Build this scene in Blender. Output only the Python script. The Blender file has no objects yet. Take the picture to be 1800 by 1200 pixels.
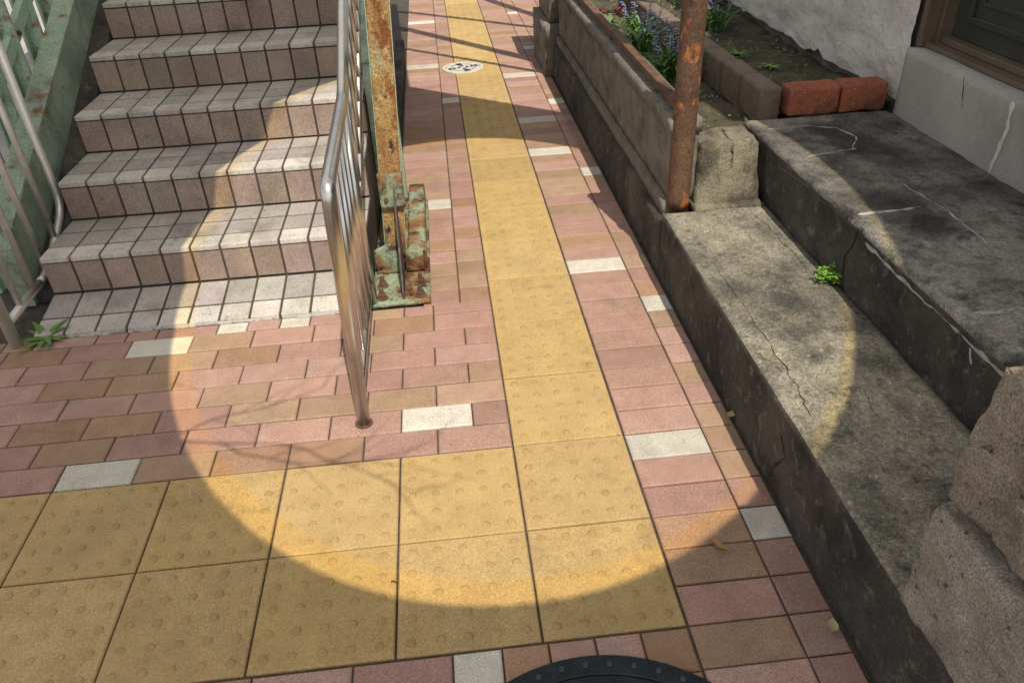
import bpy, bmesh, math, random
import numpy as np
from mathutils import Vector, Matrix, noise
from mathutils.bvhtree import BVHTree
random.seed(11)
S = bpy.context.scene
COL = S.collection
R = math.radians

# ------------------------------------------------------------------ camera
CAM = Vector((-0.104, -1.256, 1.394))
RT = Vector((.9940, -.1019, -.0412)); DN = Vector((-.0911, -.5555, -.8266)); FW = Vector((.0612, .8253, -.5615))
F = 1361.0
cd = bpy.data.cameras.new('camera'); cam = bpy.data.objects.new('camera', cd); COL.objects.link(cam)
cd.sensor_width = 36; cd.lens = F / 1800 * 36; cd.clip_start = .02; cd.clip_end = 500
m3 = Matrix((RT, -DN, -FW)).transposed()
cam.matrix_world = Matrix.Translation(CAM) @ m3.to_4x4()
S.camera = cam
def ray(px, py): return (px - 900) * RT + (py - 600) * DN + F * FW
def onz(px, py, z=0.0):
    d = ray(px, py); t = (z - CAM.z) / d.z; return CAM + d * t
def onx(px, py, x):
    d = ray(px, py); t = (x - CAM.x) / d.x; return CAM + d * t

# ------------------------------------------------------------------ materials
def mk(name, c1, c2=None, s1=5, layers=(), speck=(), rough=.85, metal=0, bump=(), attr=False, spec=.3, stretch=None):
    m = bpy.data.materials.new(name); m.use_nodes = True
    nt = m.node_tree; n = nt.nodes; l = nt.links; p = n['Principled BSDF']
    tc = n.new('ShaderNodeTexCoord')
    def ns(scale, detail=5, rg=.6, st=None):
        nd = n.new('ShaderNodeTexNoise'); nd.inputs['Scale'].default_value = scale
        nd.inputs['Detail'].default_value = detail; nd.inputs['Roughness'].default_value = rg
        if st:
            mp = n.new('ShaderNodeMapping'); mp.inputs['Scale'].default_value = st
            l.new(tc.outputs['Object'], mp.inputs['Vector']); l.new(mp.outputs[0], nd.inputs['Vector'])
        else: l.new(tc.outputs['Object'], nd.inputs['Vector'])
        return nd.outputs[0]
    def mr(f, lo, hi, a=0, b=1):
        q = n.new('ShaderNodeMapRange'); q.inputs[1].default_value = lo; q.inputs[2].default_value = hi
        q.inputs[3].default_value = a; q.inputs[4].default_value = b; l.new(f, q.inputs[0]); return q.outputs[0]
    def mx(f, a, b, mode='MIX'):
        q = n.new('ShaderNodeMix'); q.data_type = 'RGBA'; q.blend_type = mode
        for idx, v in ((0, f), (6, a), (7, b)):
            if isinstance(v, (int, float)): q.inputs[idx].default_value = v
            elif isinstance(v, tuple): q.inputs[idx].default_value = (*v, 1)
            else: l.new(v, q.inputs[idx])
        return q.outputs[2]
    if attr:
        at = n.new('ShaderNodeAttribute'); at.attribute_name = 'Col'; col = at.outputs['Color']
        if c2: col = mx(mr(ns(s1), .35, .65), col, mx(1.0, col, c2, 'MULTIPLY'))
    else:
        col = mx(mr(ns(s1, st=stretch), .35, .65), c1, c2) if c2 else None
        if col is None:
            rg = n.new('ShaderNodeRGB'); rg.outputs[0].default_value = (*c1, 1); col = rg.outputs[0]
    for ly in layers:
        c, sc, lo, hi = ly[:4]; st = ly[4] if len(ly) > 4 else None
        col = mx(mr(ns(sc, 8, .65, st), lo, hi), col, c)
    for (sc, lo, hi, a, b) in speck:
        g = mr(ns(sc, 2, .5), lo, hi, a, b)
        col = mx(1.0, col, g, 'MULTIPLY')
    l.new(col, p.inputs['Base Color'])
    p.inputs['Roughness'].default_value = rough; p.inputs['Metallic'].default_value = metal
    p.inputs['Specular IOR Level'].default_value = spec
    prev = None
    for (sc, stg, ds) in bump:
        b = n.new('ShaderNodeBump'); b.inputs['Strength'].default_value = stg; b.inputs['Distance'].default_value = ds
        l.new(ns(sc, 6, .65), b.inputs['Height'])
        if prev: l.new(prev, b.inputs['Normal'])
        prev = b.outputs[0]
    if prev: l.new(prev, p.inputs['Normal'])
    return m

MT = {}
MT['brick'] = mk('paver_brick', (1, 1, 1), (.85, .83, .81), 14, attr=True, speck=[(420, .3, .7, .64, 1.36), (1100, .35, .65, .76, 1.24)], bump=[(350, .4, .003)],
                 layers=[((.19, .15, .125), 3.2, .55, .88), ((.13, .105, .09), 26, .64, .80)])
MT['tact'] = mk('tactile_tile', (1, 1, 1), (.86, .84, .82), 10, attr=True, speck=[(520, .3, .7, .64, 1.36), (160, .3, .7, .88, 1.12)], bump=[(420, .4, .003)],
                layers=[((.24, .18, .10), 5, .58, .9), ((.20, .16, .11), 1.1, .54, 1.0), ((.18, .135, .08), 30, .66, .82)])
MT['joint'] = mk('joint_grit', (.10, .08, .065), (.05, .042, .036), 30, speck=[(300, .3, .7, .6, 1.4)], bump=[(200, .5, .004)])
MT['soil'] = mk('soil', (.12, .095, .07), (.06, .05, .038), 9, layers=[((.10, .13, .055), 5, .50, .68), ((.25, .22, .175), 60, .61, .7)], bump=[(40, .8, .02), (200, .7, .006)], rough=1)
MT['earth'] = mk('earth', (.42, .40, .37), (.32, .30, .28), 3, bump=[(50, .5, .01)], rough=1)
MT['tile'] = mk('stair_tile', (1, 1, 1), (.85, .83, .82), 9, attr=True, speck=[(450, .3, .7, .60, 1.40), (160, .35, .65, .86, 1.14)], bump=[(380, .3, .002)],
                layers=[((.16, .13, .11), 5, .53, .86), ((.09, .078, .066), 2.2, .58, .95), ((.10, .083, .07), 22, .60, .80)])
MT['mortar'] = mk('tile_mortar', (.10, .08, .066), (.055, .045, .038), 12, speck=[(250, .3, .7, .7, 1.3)], bump=[(200, .5, .003)])
MT['ledge'] = mk('ledge_concrete', (.37, .335, .255), (.225, .208, .165), 9, layers=[((.07, .067, .06), 6, .46, .76), ((.05, .048, .044), 34, .54, .73), ((.52, .485, .39), 55, .61, .74), ((.035, .035, .034), 1.6, .50, .76), ((.08, .09, .045), 12, .62, .78)],  # broadest dark layer puts ledge shade into the colour; finer layers are stains
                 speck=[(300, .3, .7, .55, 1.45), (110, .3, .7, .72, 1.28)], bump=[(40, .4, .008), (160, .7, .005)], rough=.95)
MT['upper'] = mk('pale_concrete', (.33, .31, .27), (.215, .205, .185), 6, layers=[((.03, .029, .028), 3.0, .51, .64), ((.08, .077, .07), 22, .49, .72), ((.46, .44, .40), 60, .66, .76), ((.055, .053, .05), 1.2, .47, .72), ((.025, .024, .023), 10, .59, .72)],
                 speck=[(300, .3, .7, .6, 1.4), (110, .3, .7, .72, 1.28)], bump=[(40, .4, .009), (160, .7, .005)], rough=.95)
MT['smooth'] = mk('smooth_grey_concrete', (.43, .415, .38), (.355, .34, .315), 3, layers=[((.22, .21, .19), 2.2, .55, .84), ((.48, .465, .435), 14, .60, .8), ((.18, .17, .15), 7, .61, .82, (1, 1, .4))], speck=[(200, .3, .7, .85, 1.15)], bump=[(60, .25, .004), (180, .3, .002)], rough=.9)
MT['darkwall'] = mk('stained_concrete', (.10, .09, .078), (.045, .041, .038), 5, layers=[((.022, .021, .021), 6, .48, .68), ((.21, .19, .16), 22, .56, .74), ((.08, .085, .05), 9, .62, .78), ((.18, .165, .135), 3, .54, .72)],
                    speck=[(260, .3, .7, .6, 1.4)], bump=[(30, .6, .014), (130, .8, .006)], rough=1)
MT['wall'] = mk('weathered_concrete', (.225, .205, .175), (.15, .138, .12), 14, layers=[((.055, .052, .048), 12, .50, .78, (1, .5, 1)), ((.28, .26, .22), 30, .62, .76), ((.09, .095, .065), 9, .60, .8)],
                speck=[(260, .3, .7, .65, 1.35)], bump=[(130, .6, .004)], rough=1)
MT['block'] = mk('mossy_block', (.27, .24, .175), (.16, .14, .10), 8, layers=[((.05, .047, .04), 9, .48, .66), ((.40, .37, .29), 40, .60, .72), ((.09, .085, .06), 20, .56, .7)], speck=[(260, .3, .7, .55, 1.45)], bump=[(40, .7, .014), (130, .8, .006)], rough=1)
MT['stone'] = mk('rough_stone', (.50, .42, .34), (.36, .295, .235), 10, layers=[((.18, .15, .12), 9, .56, .78), ((.62, .56, .47), 36, .60, .72), ((.09, .075, .06), 50, .59, .68), ((.15, .125, .10), 3, .60, .84)], speck=[(300, .3, .7, .55, 1.45)], bump=[(24, .9, .028), (90, .9, .012), (260, .6, .004)], rough=1)
MT['greystone'] = mk('rough_grey_stone', (.53, .475, .405), (.40, .35, .30), 10, layers=[((.18, .16, .14), 9, .57, .79), ((.64, .60, .53), 36, .60, .72), ((.09, .08, .07), 50, .60, .69), ((.18, .155, .13), 3, .62, .84)], speck=[(300, .3, .7, .55, 1.45)], bump=[(24, .9, .024), (90, .9, .012), (260, .6, .004)], rough=1)
MT['plaster'] = mk('rough_plaster', (.78, .75, .70), (.64, .61, .57), 6, layers=[((.34, .31, .28), 9, .64, .80), ((.82, .80, .77), 30, .62, .7)], bump=[(18, .7, .03), (80, .6, .008)], rough=1)
MT['filler'] = mk('white_filler', (.47, .475, .475), (.33, .33, .325), 30, bump=[(160, .3, .002)], layers=[((.14, .135, .125), 26, .50, .66)], rough=.9)
MT['crack'] = mk('dark_crack', (.02, .018, .016), (.04, .036, .033), 40, rough=1)
MT['steel'] = mk('stainless_steel', (.74, .73, .70), (.62, .60, .56), 14, rough=.27, metal=1, layers=[((.40, .32, .24), 30, .66, .82)], bump=[(400, .05, .001)], spec=.5)
MT['dullsteel'] = mk('dull_stainless_steel', (.78, .75, .70), (.64, .61, .56), 14, rough=.50, metal=.7, layers=[((.38, .29, .21), 18, .60, .78)], bump=[(300, .1, .001)], spec=.5)
MT['green'] = mk('green_paint_rust', (.43, .55, .42), (.32, .43, .325), 9, layers=[((.14, .18, .14), 5, .55, .78), ((.28, .12, .05), 8, .56, .66), ((.08, .042, .026), 14, .60, .70)], speck=[(160, .3, .7, .75, 1.25)], bump=[(60, .5, .004), (200, .4, .0015)], rough=.7)
MT['corroded'] = mk('corroded_green_steel', (.32, .385, .26), (.21, .26, .175), 16, layers=[((.26, .125, .05), 9, .46, .56), ((.10, .05, .03), 16, .51, .62), ((.03, .022, .019), 28, .57, .68)], speck=[(160, .3, .7, .7, 1.3)], bump=[(50, .9, .008), (200, .6, .002)], rough=.85)
MT['dirtygreen'] = mk('dirty_green_steel', (.36, .45, .34), (.24, .31, .235), 7, layers=[((.08, .09, .075), 4, .53, .76), ((.23, .105, .05), 10, .57, .68), ((.43, .53, .41), 6, .58, .74)], speck=[(160, .3, .7, .7, 1.3)], bump=[(60, .5, .004), (200, .4, .002)], rough=.8)
MT['ochre'] = mk('rusted_ochre_paint', (.41, .275, .11), (.29, .165, .065), 13, layers=[((.30, .35, .23), 5, .55, .62, (1, 1, .6)), ((.20, .075, .025), 8, .48, .57, (1.6, 1.6, .5)), ((.045, .026, .02), 17, .54, .63, (1, 1, .6)), ((.52, .40, .18), 30, .58, .68)], speck=[(160, .3, .7, .65, 1.35)], bump=[(60, .8, .007), (200, .6, .002)], rough=.85)
MT['rustdark'] = mk('dark_rust', (.095, .075, .08), (.06, .05, .055), 20, layers=[((.22, .095, .04), 22, .58, .70), ((.20, .24, .19), 10, .59, .68)], bump=[(90, .6, .003)], rough=.75)
MT['pole'] = mk('brown_pole_paint', (.15, .085, .052), (.095, .054, .036), 6, layers=[((.065, .042, .03), 9, .52, .70), ((.38, .135, .04), 11, .56, .605, (1, 1, .6)), ((.28, .085, .028), 26, .61, .66), ((.05, .028, .018), 24, .60, .68)], speck=[(140, .3, .7, .75, 1.25)], bump=[(50, .7, .006), (180, .6, .002)], rough=.65)
MT['railrust'] = mk('rail_rust', (.16, .095, .06), (.085, .05, .035), 14, layers=[((.34, .15, .05), 16, .6, .7)], bump=[(90, .5, .003)], rough=.75)
MT['iron'] = mk('manhole_iron', (.028, .04, .048), (.018, .024, .028), 20, rough=.5, metal=.4, speck=[(260, .3, .7, .7, 1.3)], bump=[(160, .3, .002)])
MT['stud'] = mk('worn_iron', (.075, .09, .095), (.045, .055, .06), 60, rough=.5, metal=.4)
MT['lidpale'] = mk('pale_lid', (.60, .58, .53), (.46, .44, .40), 30, rough=.8, bump=[(100, .4, .003)])
MT['redbrick'] = mk('red_brick', (.37, .125, .07), (.26, .09, .055), 18, layers=[((.11, .06, .042), 14, .53, .70), ((.46, .30, .21), 40, .61, .74), ((.09, .07, .055), 5, .58, .76)], speck=[(260, .3, .7, .6, 1.4)], bump=[(45, .8, .009), (200, .6, .002)], rough=.95)
MT['brownbrick'] = mk('brown_brick', (.21, .155, .125), (.145, .108, .088), 12, layers=[((.07, .06, .052), 9, .54, .72), ((.26, .125, .075), 4, .60, .78)], speck=[(260, .3, .7, .65, 1.35)], bump=[(60, .5, .004), (200, .6, .002)], rough=.95)
MT['frame'] = mk('bronze_frame', (.18, .14, .105), (.14, .108, .08), 10, rough=.45, metal=.2)
MT['panel'] = mk('dark_door_panel', (.045, .05, .043), (.06, .06, .05), 3, rough=.22, spec=.5)
MT['leaf'] = mk('leaf_green', (.085, .18, .04), (.13, .25, .065), 18, rough=.55)
MT['leafb'] = mk('leaf_bright', (.12, .26, .03), (.20, .36, .05), 30, rough=.55)
MT['blue'] = mk('violet_petal', (.22, .20, .55), (.34, .31, .68), 60, rough=.6)
MT['red'] = mk('red_petal', (.42, .035, .03), (.28, .02, .02), 60, rough=.6)
MT['dry'] = mk('dry_leaf', (.42, .26, .10), (.28, .16, .06), 60, rough=.8)
MT['drypale'] = mk('pale_dry_leaf', (.52, .44, .26), (.40, .33, .16), 60, rough=.8)
MT['twig'] = mk('twig_brown', (.06, .03, .02), (.12, .06, .03), 80, rough=.9)
MT['litter'] = mk('petal_litter', (.60, .54, .46), (.35, .28, .2), 30, rough=.9)
MT['white'] = mk('mask_pole', (.5, .5, .48), (.45, .45, .43), 3, rough=.5)  # for the added poles and rods overhead

# ------------------------------------------------------------------ helpers
def woff(o):
    v = Vector((0, 0, 0))
    while o is not None: v = v + o.location; o = o.parent
    return v
def tag(o, label=None, cat=None, group=None, kind=None):
    if label: o['label'] = label
    if cat: o['category'] = cat
    if group: o['group'] = group
    if kind: o['kind'] = kind
    return o
def thing(name, label, cat, loc=(0, 0, 0), group=None, kind=None):
    o = bpy.data.objects.new(name, None); COL.objects.link(o); o.location = loc; o.empty_display_size = .05
    return tag(o, label, cat, group, kind)
def obj(name, bm, mats, parent=None, loc=(0, 0, 0), recalc=True):
    if not isinstance(mats, (list, tuple)): mats = [mats]
    if recalc: bmesh.ops.recalc_face_normals(bm, faces=bm.faces[:])
    off = woff(parent) if parent else Vector(loc)
    bm.transform(Matrix.Translation(-off))
    me = bpy.data.meshes.new(name); bm.to_mesh(me); bm.free()
    for m in mats: me.materials.append(MT[m])
    o = bpy.data.objects.new(name, me); COL.objects.link(o)
    if parent: o.parent = parent
    else: o.location = loc
    return o
def box(bm, x0, x1, y0, y1, z0, z1, bev=0, mi=0, M=None):
    before = set(bm.faces)
    r = bmesh.ops.create_cube(bm, size=1, matrix=Matrix.Translation(((x0+x1)/2, (y0+y1)/2, (z0+z1)/2)) @ Matrix.Diagonal((x1-x0, y1-y0, z1-z0, 1)))
    if bev:
        es = list({e for v in r['verts'] for e in v.link_edges})
        bmesh.ops.bevel(bm, geom=es, offset=bev, segments=2, profile=.6, affect='EDGES')
    fs = [f for f in bm.faces if f not in before]
    for f in fs: f.material_index = mi
    if M: bmesh.ops.transform(bm, matrix=M, verts=list({v for f in fs for v in f.verts}))
    return fs
def rough(bm, x0, x1, y0, y1, z0, z1, seg=.03, amp=.006, rnd=.012, fr=9, seed=0, chip=.012, fn=None):
    nx = max(1, round((x1-x0)/seg)); ny = max(1, round((y1-y0)/seg)); nz = max(1, round((z1-z0)/seg))
    V = {}
    def gv(i, j, k):
        q = (i, j, k)
        if q not in V:
            p = Vector((x0+(x1-x0)*i/nx, y0+(y1-y0)*j/ny, z0+(z1-z0)*k/nz))
            nn = Vector(((i == nx)-(i == 0), (j == ny)-(j == 0), (k == nz)-(k == 0)))
            c = abs(nn.x)+abs(nn.y)+abs(nn.z)
            q1 = noise.noise(p*fr+Vector((seed, 3.1, 7.7))); q2 = noise.noise(p*fr*3.1+Vector((seed, 9.1, 1.7)))
            d = amp*(q1+.5*q2)
            if c >= 2: d -= rnd*.55+chip*max(0, noise.noise(p*fr*1.7+Vector((4.2, seed, 0))))
            p2 = p+nn.normalized()*d
            if fn: p2 = fn(p2)
            V[q] = bm.verts.new(p2)
        return V[q]
    fs = []
    for i in range(nx):
        for j in range(ny):
            for k in (0, nz): fs.append(bm.faces.new((gv(i, j, k), gv(i+1, j, k), gv(i+1, j+1, k), gv(i, j+1, k))))
    for i in range(nx):
        for k in range(nz):
            for j in (0, ny): fs.append(bm.faces.new((gv(i, j, k), gv(i+1, j, k), gv(i+1, j, k+1), gv(i, j, k+1))))
    for j in range(ny):
        for k in range(nz):
            for i in (0, nx): fs.append(bm.faces.new((gv(i, j, k), gv(i, j+1, k), gv(i, j+1, k+1), gv(i, j, k+1))))
    for f in fs: f.smooth = True
    return fs
def tube(bm, pts, r, n=14, cap=True):
    pts = [Vector(p) for p in pts]
    t0 = (pts[1]-pts[0]).normalized()
    up = Vector((0, 0, 1)) if abs(t0.z) < .9 else Vector((1, 0, 0))
    a = t0.cross(up).normalized(); rings = []
    for i, p in enumerate(pts):
        if i == 0: t = t0
        elif i == len(pts)-1: t = (pts[i]-pts[i-1]).normalized()
        else: t = ((pts[i+1]-p).normalized()+(p-pts[i-1]).normalized()).normalized()
        a = (a-t*a.dot(t)).normalized(); b = t.cross(a)
        rr = r[i] if isinstance(r, (list, tuple)) else r
        rings.append([bm.verts.new(p+a*math.cos(2*math.pi*k/n)*rr+b*math.sin(2*math.pi*k/n)*rr) for k in range(n)])
    for i in range(len(rings)-1):
        for k in range(n):
            f = bm.faces.new((rings[i][k], rings[i][(k+1) % n], rings[i+1][(k+1) % n], rings[i+1][k])); f.smooth = True
    if cap:
        bm.faces.new(rings[0]); bm.faces.new(rings[-1])
def arc(c, p0, p1, n=6):
    c = Vector(c); p0 = Vector(p0); p1 = Vector(p1)
    return [p0*(1-t)**2+c*2*t*(1-t)+p1*t*t for t in [i/n for i in range(n+1)]]
def prism(bm, poly, axis, a0, a1):
    def mkp(q, a):
        if axis == 'x': return (a, q[0], q[1])
        if axis == 'y': return (q[0], a, q[1])
        return (q[0], q[1], a)
    A = [bm.verts.new(mkp(q, a0)) for q in poly]; B = [bm.verts.new(mkp(q, a1)) for q in poly]
    bm.faces.new(A); bm.faces.new(B[::-1])
    for i in range(len(poly)): j = (i+1) % len(poly); bm.faces.new((A[i], A[j], B[j], B[i]))
def bvh_of(o):
    off = woff(o)
    return BVHTree.FromPolygons([v.co+off for v in o.data.vertices], [list(p.vertices) for p in o.data.polygons])
def ribbon(bm, pts, w, nrm, jit=.3, sub=8, wob=.006, bvh=None):
    """thin strip draped on the surface behind it"""
    P = []
    for i in range(len(pts)-1):
        for s in range(sub): P.append(pts[i].lerp(pts[i+1], s/sub))
    P.append(pts[-1]); nrm = Vector(nrm); out = Vector((0, 0, 1)) if abs(nrm.z) > .5 else Vector((-1, 0, 0))
    prev = None; sd = random.uniform(0, 50)
    def dr(p):
        if bvh:
            h = bvh.ray_cast(p+out*.05, -out, .12)
            if h[0] is not None: return h[0]+out*.0014
        return p
    for i, p in enumerate(P):
        t = (P[min(i+1, len(P)-1)]-P[max(i-1, 0)]).normalized(); s = nrm.cross(t).normalized()
        p = p+s*wob*2*(noise.noise(p*22+Vector((sd, 0, 0)))+.6*noise.noise(p*60+Vector((sd, 5, 0))))
        k = w*max(.15, 1+jit*1.8*noise.noise(p*35+Vector((sd, 9, 2))))*(.25 if i in (0, len(P)-1) else 1)
        q = (bm.verts.new(dr(p+s*k/2)), bm.verts.new(dr(p-s*k/2)))
        if prev: bm.faces.new((prev[0], prev[1], q[1], q[0]))
        prev = q

# ------------------------------------------------------------------ ground and paving
bm = bmesh.new()
bmesh.ops.create_grid(bm, x_segments=2, y_segments=2, size=150, matrix=Matrix.Translation((0, 0, -.03)))
tag(obj('ground', bm, 'earth'), kind='structure', label='bare grey earth around the footpath', cat='ground')
bm = bmesh.new()
vs = [bm.verts.new(p) for p in ((-1.9, -2.4, -.007), (1.6, -2.4, -.007), (1.6, 12, -.007), (-1.9, 12, -.007))]; bm.faces.new(vs)
vs = [bm.verts.new(p) for p in ((-3.4, -2.4, -.007), (-1.9, -2.4, -.007), (-1.9, 1.1, -.007), (-3.4, 1.1, -.007))]; bm.faces.new(vs)
tag(obj('path', bm, 'joint'), kind='structure', label='gritty joint bed under the paving', cat='path')

def fbrick(bm, cl, x0, x1, y0, y1, col, zt=None, h=.02, iv=.0035, g=.002):
    zt = random.uniform(-.0012, .0012) if zt is None else zt
    x0 += g; x1 -= g; y0 += g; y1 -= g
    tx = random.uniform(-.001, .001); ty = random.uniform(-.001, .001)
    def Z(x, y): return (x-(x0+x1)/2)/(x1-x0)*tx+(y-(y0+y1)/2)/(y1-y0)*ty
    def ring(i, z): return [bm.verts.new((x, y, z+Z(x, y))) for x, y in ((x0+i, y0+i), (x1-i, y0+i), (x1-i, y1-i), (x0+i, y1-i))]
    B = ring(0, zt-h); Mi = ring(0, zt-.003); T = ring(iv, zt)
    fs = [bm.faces.new(T)]
    for k in range(4):
        j = (k+1) % 4
        fs += [bm.faces.new((B[k], B[j], Mi[j], Mi[k])), bm.faces.new((Mi[k], Mi[j], T[j], T[k]))]
    for f in fs:
        for lp in f.loops: lp[cl] = (*col, 1)
PINK = [(.42, .262, .215), (.44, .285, .24), (.40, .245, .205), (.43, .27, .22), (.40, .24, .20), (.375, .235, .19)]
BROWN = [(.385, .262, .175), (.40, .275, .19), (.355, .235, .16), (.37, .23, .15)]
WHITE = (.60, .57, .50)
def bcol(pb=.28, w=False):
    if w: c = WHITE
    else: c = random.choice(BROWN) if random.random() < pb else random.choice(PINK)
    k = random.uniform(.88, 1.09); return tuple(v*k for v in c)
bm = bmesh.new(); cl = bm.loops.layers.float_color.new('Col')
MH = (.075, -.702); MR = .355
wr = {(2, 0), (-1, 1), (9, 1), (12, 0), (21, 1), (24, 0), (29, 0), (32, 1), (38, 0), (45, 1), (57, 1)}
for k in range(-16, 110):
    y = k*.1
    pb = .22 if k < 12 else .3
    fbrick(bm, cl, .302, .514, y, y+.1, bcol(pb, (k, 0) in wr))
    fbrick(bm, cl, .514, .607, y, y+.1, bcol(pb, (k, 1) in wr))
    if k >= 43:
        for q in range(5): fbrick(bm, cl, .607+q*.2, .807+q*.2, y, y+.1, bcol(.3, random.random() < .04))
for k in range(0, 7):
    y = .302+k*.1; off = 0 if k % 2 == 0 else .1
    if off: fbrick(bm, cl, -.1, 0, y, y+.1, bcol(.4))
    for i in range(1, 17):
        x1 = -off-(i-1)*.2; x0 = x1-.2
        w = (k == 1 and i == 1) or (k == 0 and i == 6) or (k == 6 and i == 6) or (k == 3 and i == 9)
        fbrick(bm, cl, x0, x1, y, y+.1, bcol(.4, w))
x = 0; i = 0
wid = [.2, .1, .2, .12, .1, .11, .1, .2, .1]
while x > -3.2:
    w = wid[i] if i < len(wid) else (.2 if i % 2 == 0 else .1)
    fbrick(bm, cl, x-w, x, 1.002, 1.062, bcol(.4, i in (4, 6))); x -= w; i += 1
wl = {18: 1, 33: 0, 41: 1, 55: 1}
for k in range(0, 99):
    y = 1.062+k*.1; L = -.235 if y < 1.95 else -.33
    fbrick(bm, cl, -.106, 0, y, y+.1, bcol(.38, wl.get(k+10) == 0))
    fbrick(bm, cl, L, -.106, y, y+.1, bcol(.38, k == 8 or wl.get(k+10) == 1))
for k in range(1, 14):
    y1 = -.302-(k-1)*.1; off = 0 if k % 2 else .1
    xs = [.3-off] + [.1-off-.2*i for i in range(2)]
    if k == 1: xs = [.3, .2, .105, .01, -.085, -.185]
    elif off: xs = [.3]+xs
    for i in range(len(xs)-1): fbrick(bm, cl, xs[i+1], xs[i], y1-.1, y1, bcol(.3, k == 1 and i == 4))
    x = xs[-1]
    while x > -3.2: fbrick(bm, cl, x-.2, x, y1-.1, y1, bcol(.3, random.random() < .03)); x -= .2
tag(obj('pavement', bm, 'brick', recalc=False), kind='structure', label='pink and brown brick paving with scattered white bricks', cat='pavement')

bm = bmesh.new(); cl = bm.loops.layers.float_color.new('Col')
tiles = [(i*.3, j) for i in range(-11, 1) for j in (-.3, 0)]+[(0, .3*j) for j in range(1, 37)]
for (x, y) in tiles:
    k = random.uniform(.92, 1.08); col = (.495*k, .352*k, .157*k*random.uniform(.93, 1.07))
    zt = .001+random.uniform(-.001, .001)
    fbrick(bm, cl, x, x+.3, y, y+.3, col, zt, iv=.003, g=.0024)
    for a in range(5):
        for b in range(5):
            cx = x+.032+a*.059+random.uniform(-.001, .001); cy = y+.032+b*.059
            hh = random.uniform(.0022, .0034); rr = []
            wear = random.uniform(.92, 1.02)
            for (r_, z_, kk) in ((.0112, -.0004, .88), (.0096, hh*.75, .91), (.0070, hh*.96, .94), (.0035, hh, .96)):
                rr.append(([bm.verts.new((cx+r_*math.cos(q*math.pi/6), cy+r_*math.sin(q*math.pi/6), zt+z_)) for q in range(12)], kk*wear))
            fs = [(bm.faces.new(rr[3][0]), .96*wear)]
            for s in range(3):
                for q in range(12): fs.append((bm.faces.new((rr[s][0][q], rr[s][0][(q+1) % 12], rr[s+1][0][(q+1) % 12], rr[s+1][0][q])), (rr[s][1]+rr[s+1][1])/2))
            for f, kk in fs:
                f.smooth = True
                for lp in f.loops: lp[cl] = (col[0]*kk, col[1]*kk*.97, col[2]*kk*.93, 1)
tag(obj('tactile_paving', bm, 'tact', recalc=False), kind='structure', label='yellow studded tactile paving turning at a corner', cat='tactile paving')

# ------------------------------------------------------------------ staircase
XL, XR = -1.545, -.415
Y1, TD, Z1, RH = 1.285, .312, .192, .149
NT = 11; TW = (XR-XL)/NT
stair = thing('staircase', 'flight of pinkish tiled steps with pale nosings between green stringers', 'stairs', ((XL+XR)/2, 1.06, 0))
def tilebox(bm, cl, x0, x1, y0, y1, z0, z1, col, bev=.002):
    for f in box(bm, x0, x1, y0, y1, z0, z1, bev, 1):
        for lp in f.loops: lp[cl] = (*col, 1)
def tc(base, v=.14):
    k = random.uniform(1-v, 1+v); return tuple(c*k*random.uniform(.97, 1.03) for c in base)
TREAD = (.395, .365, .34); RISER = (.325, .25, .21); NOSE = (.51, .48, .44)
for n in range(0, 10):
    z = .016 if n == 0 else Z1+RH*(n-1)
    ys = 1.068 if n == 0 else Y1+TD*(n-1)
    ye = Y1 if n == 0 else ys+TD
    zb = 0 if n == 0 else (.050 if n == 1 else z-RH)
    bm = bmesh.new(); cl = bm.loops.layers.float_color.new('Col')
    box(bm, XL, XR, ys+.006, ye+.004, -.01 if n == 0 else -.005-.0003*n, z-.004, 0, 0)
    nb = bmesh.new(); ncl = nb.loops.layers.float_color.new('Col')
    for i in range(NT):
        a = XL+i*TW+.0040; b = XL+(i+1)*TW-.0040
        if n > 0: tilebox(bm, cl, a, b, ys-.003, ys+.02, zb+.005, z-.024, tc(RISER))
        ny = ys+.080
        rows = 1 if n == 0 else 2
        d = (ye-ny)/rows
        for r_ in range(rows):
            tilebox(bm, cl, a, b, ny+r_*d+.0055, ny+(r_+1)*d-.0055, z-.02, z+random.uniform(-.001, .0005), tc(TREAD))
        tilebox(nb, ncl, a, b, ys-.007, ys+.0755, z-.019, z+.0008+random.uniform(-.0005, .001), tc(NOSE, .15), .004)
    if n == 0:
        for q in (bm, nb):
            for v in q.verts: v.co.z += max(0, v.co.y-1.068)*.155 if v.co.z > -.005 else 0
    st = obj('step', bm, ['mortar', 'tile'], stair)
    obj('nosing', nb, ['mortar', 'tile'], st)
SL = RH/TD
def nose_z(y): return Z1+SL*(y-Y1)
for side, x0, x1 in ((0, -1.675, -1.63), (1, XR+.004, -.355)):
    bm = bmesh.new(); ya, yb = (1.30, 4.4) if side == 0 else (1.95, 4.4)
    z0 = nose_z(ya)
    prism(bm, [(ya, 0), (ya, max(.04, z0+.03)), (ya+.05, nose_z(ya+.05)+.075), (yb, nose_z(yb)+.075), (yb, nose_z(yb)-.3), (ya+.9, 0)], 'x', x0, x1)
    prism(bm, [(ya+.03, nose_z(ya+.03)+.077), (ya+.03, nose_z(ya+.03)+.088), (yb, nose_z(yb)+.088), (yb, nose_z(yb)+.077)], 'x', x0-.02, x1+.02)
    o = obj('stringer', bm, 'dirtygreen', stair); o['label'] = 'weathered green rusty steel stringer'
bm = bmesh.new(); prism(bm, [(1.32, 0), (1.32, .05), (4.4, nose_z(4.4)-.06), (4.4, 0)], 'x', -1.627, XL-.003)
o = obj('side_kerb', bm, 'darkwall', stair)
bm = bmesh.new()
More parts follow.
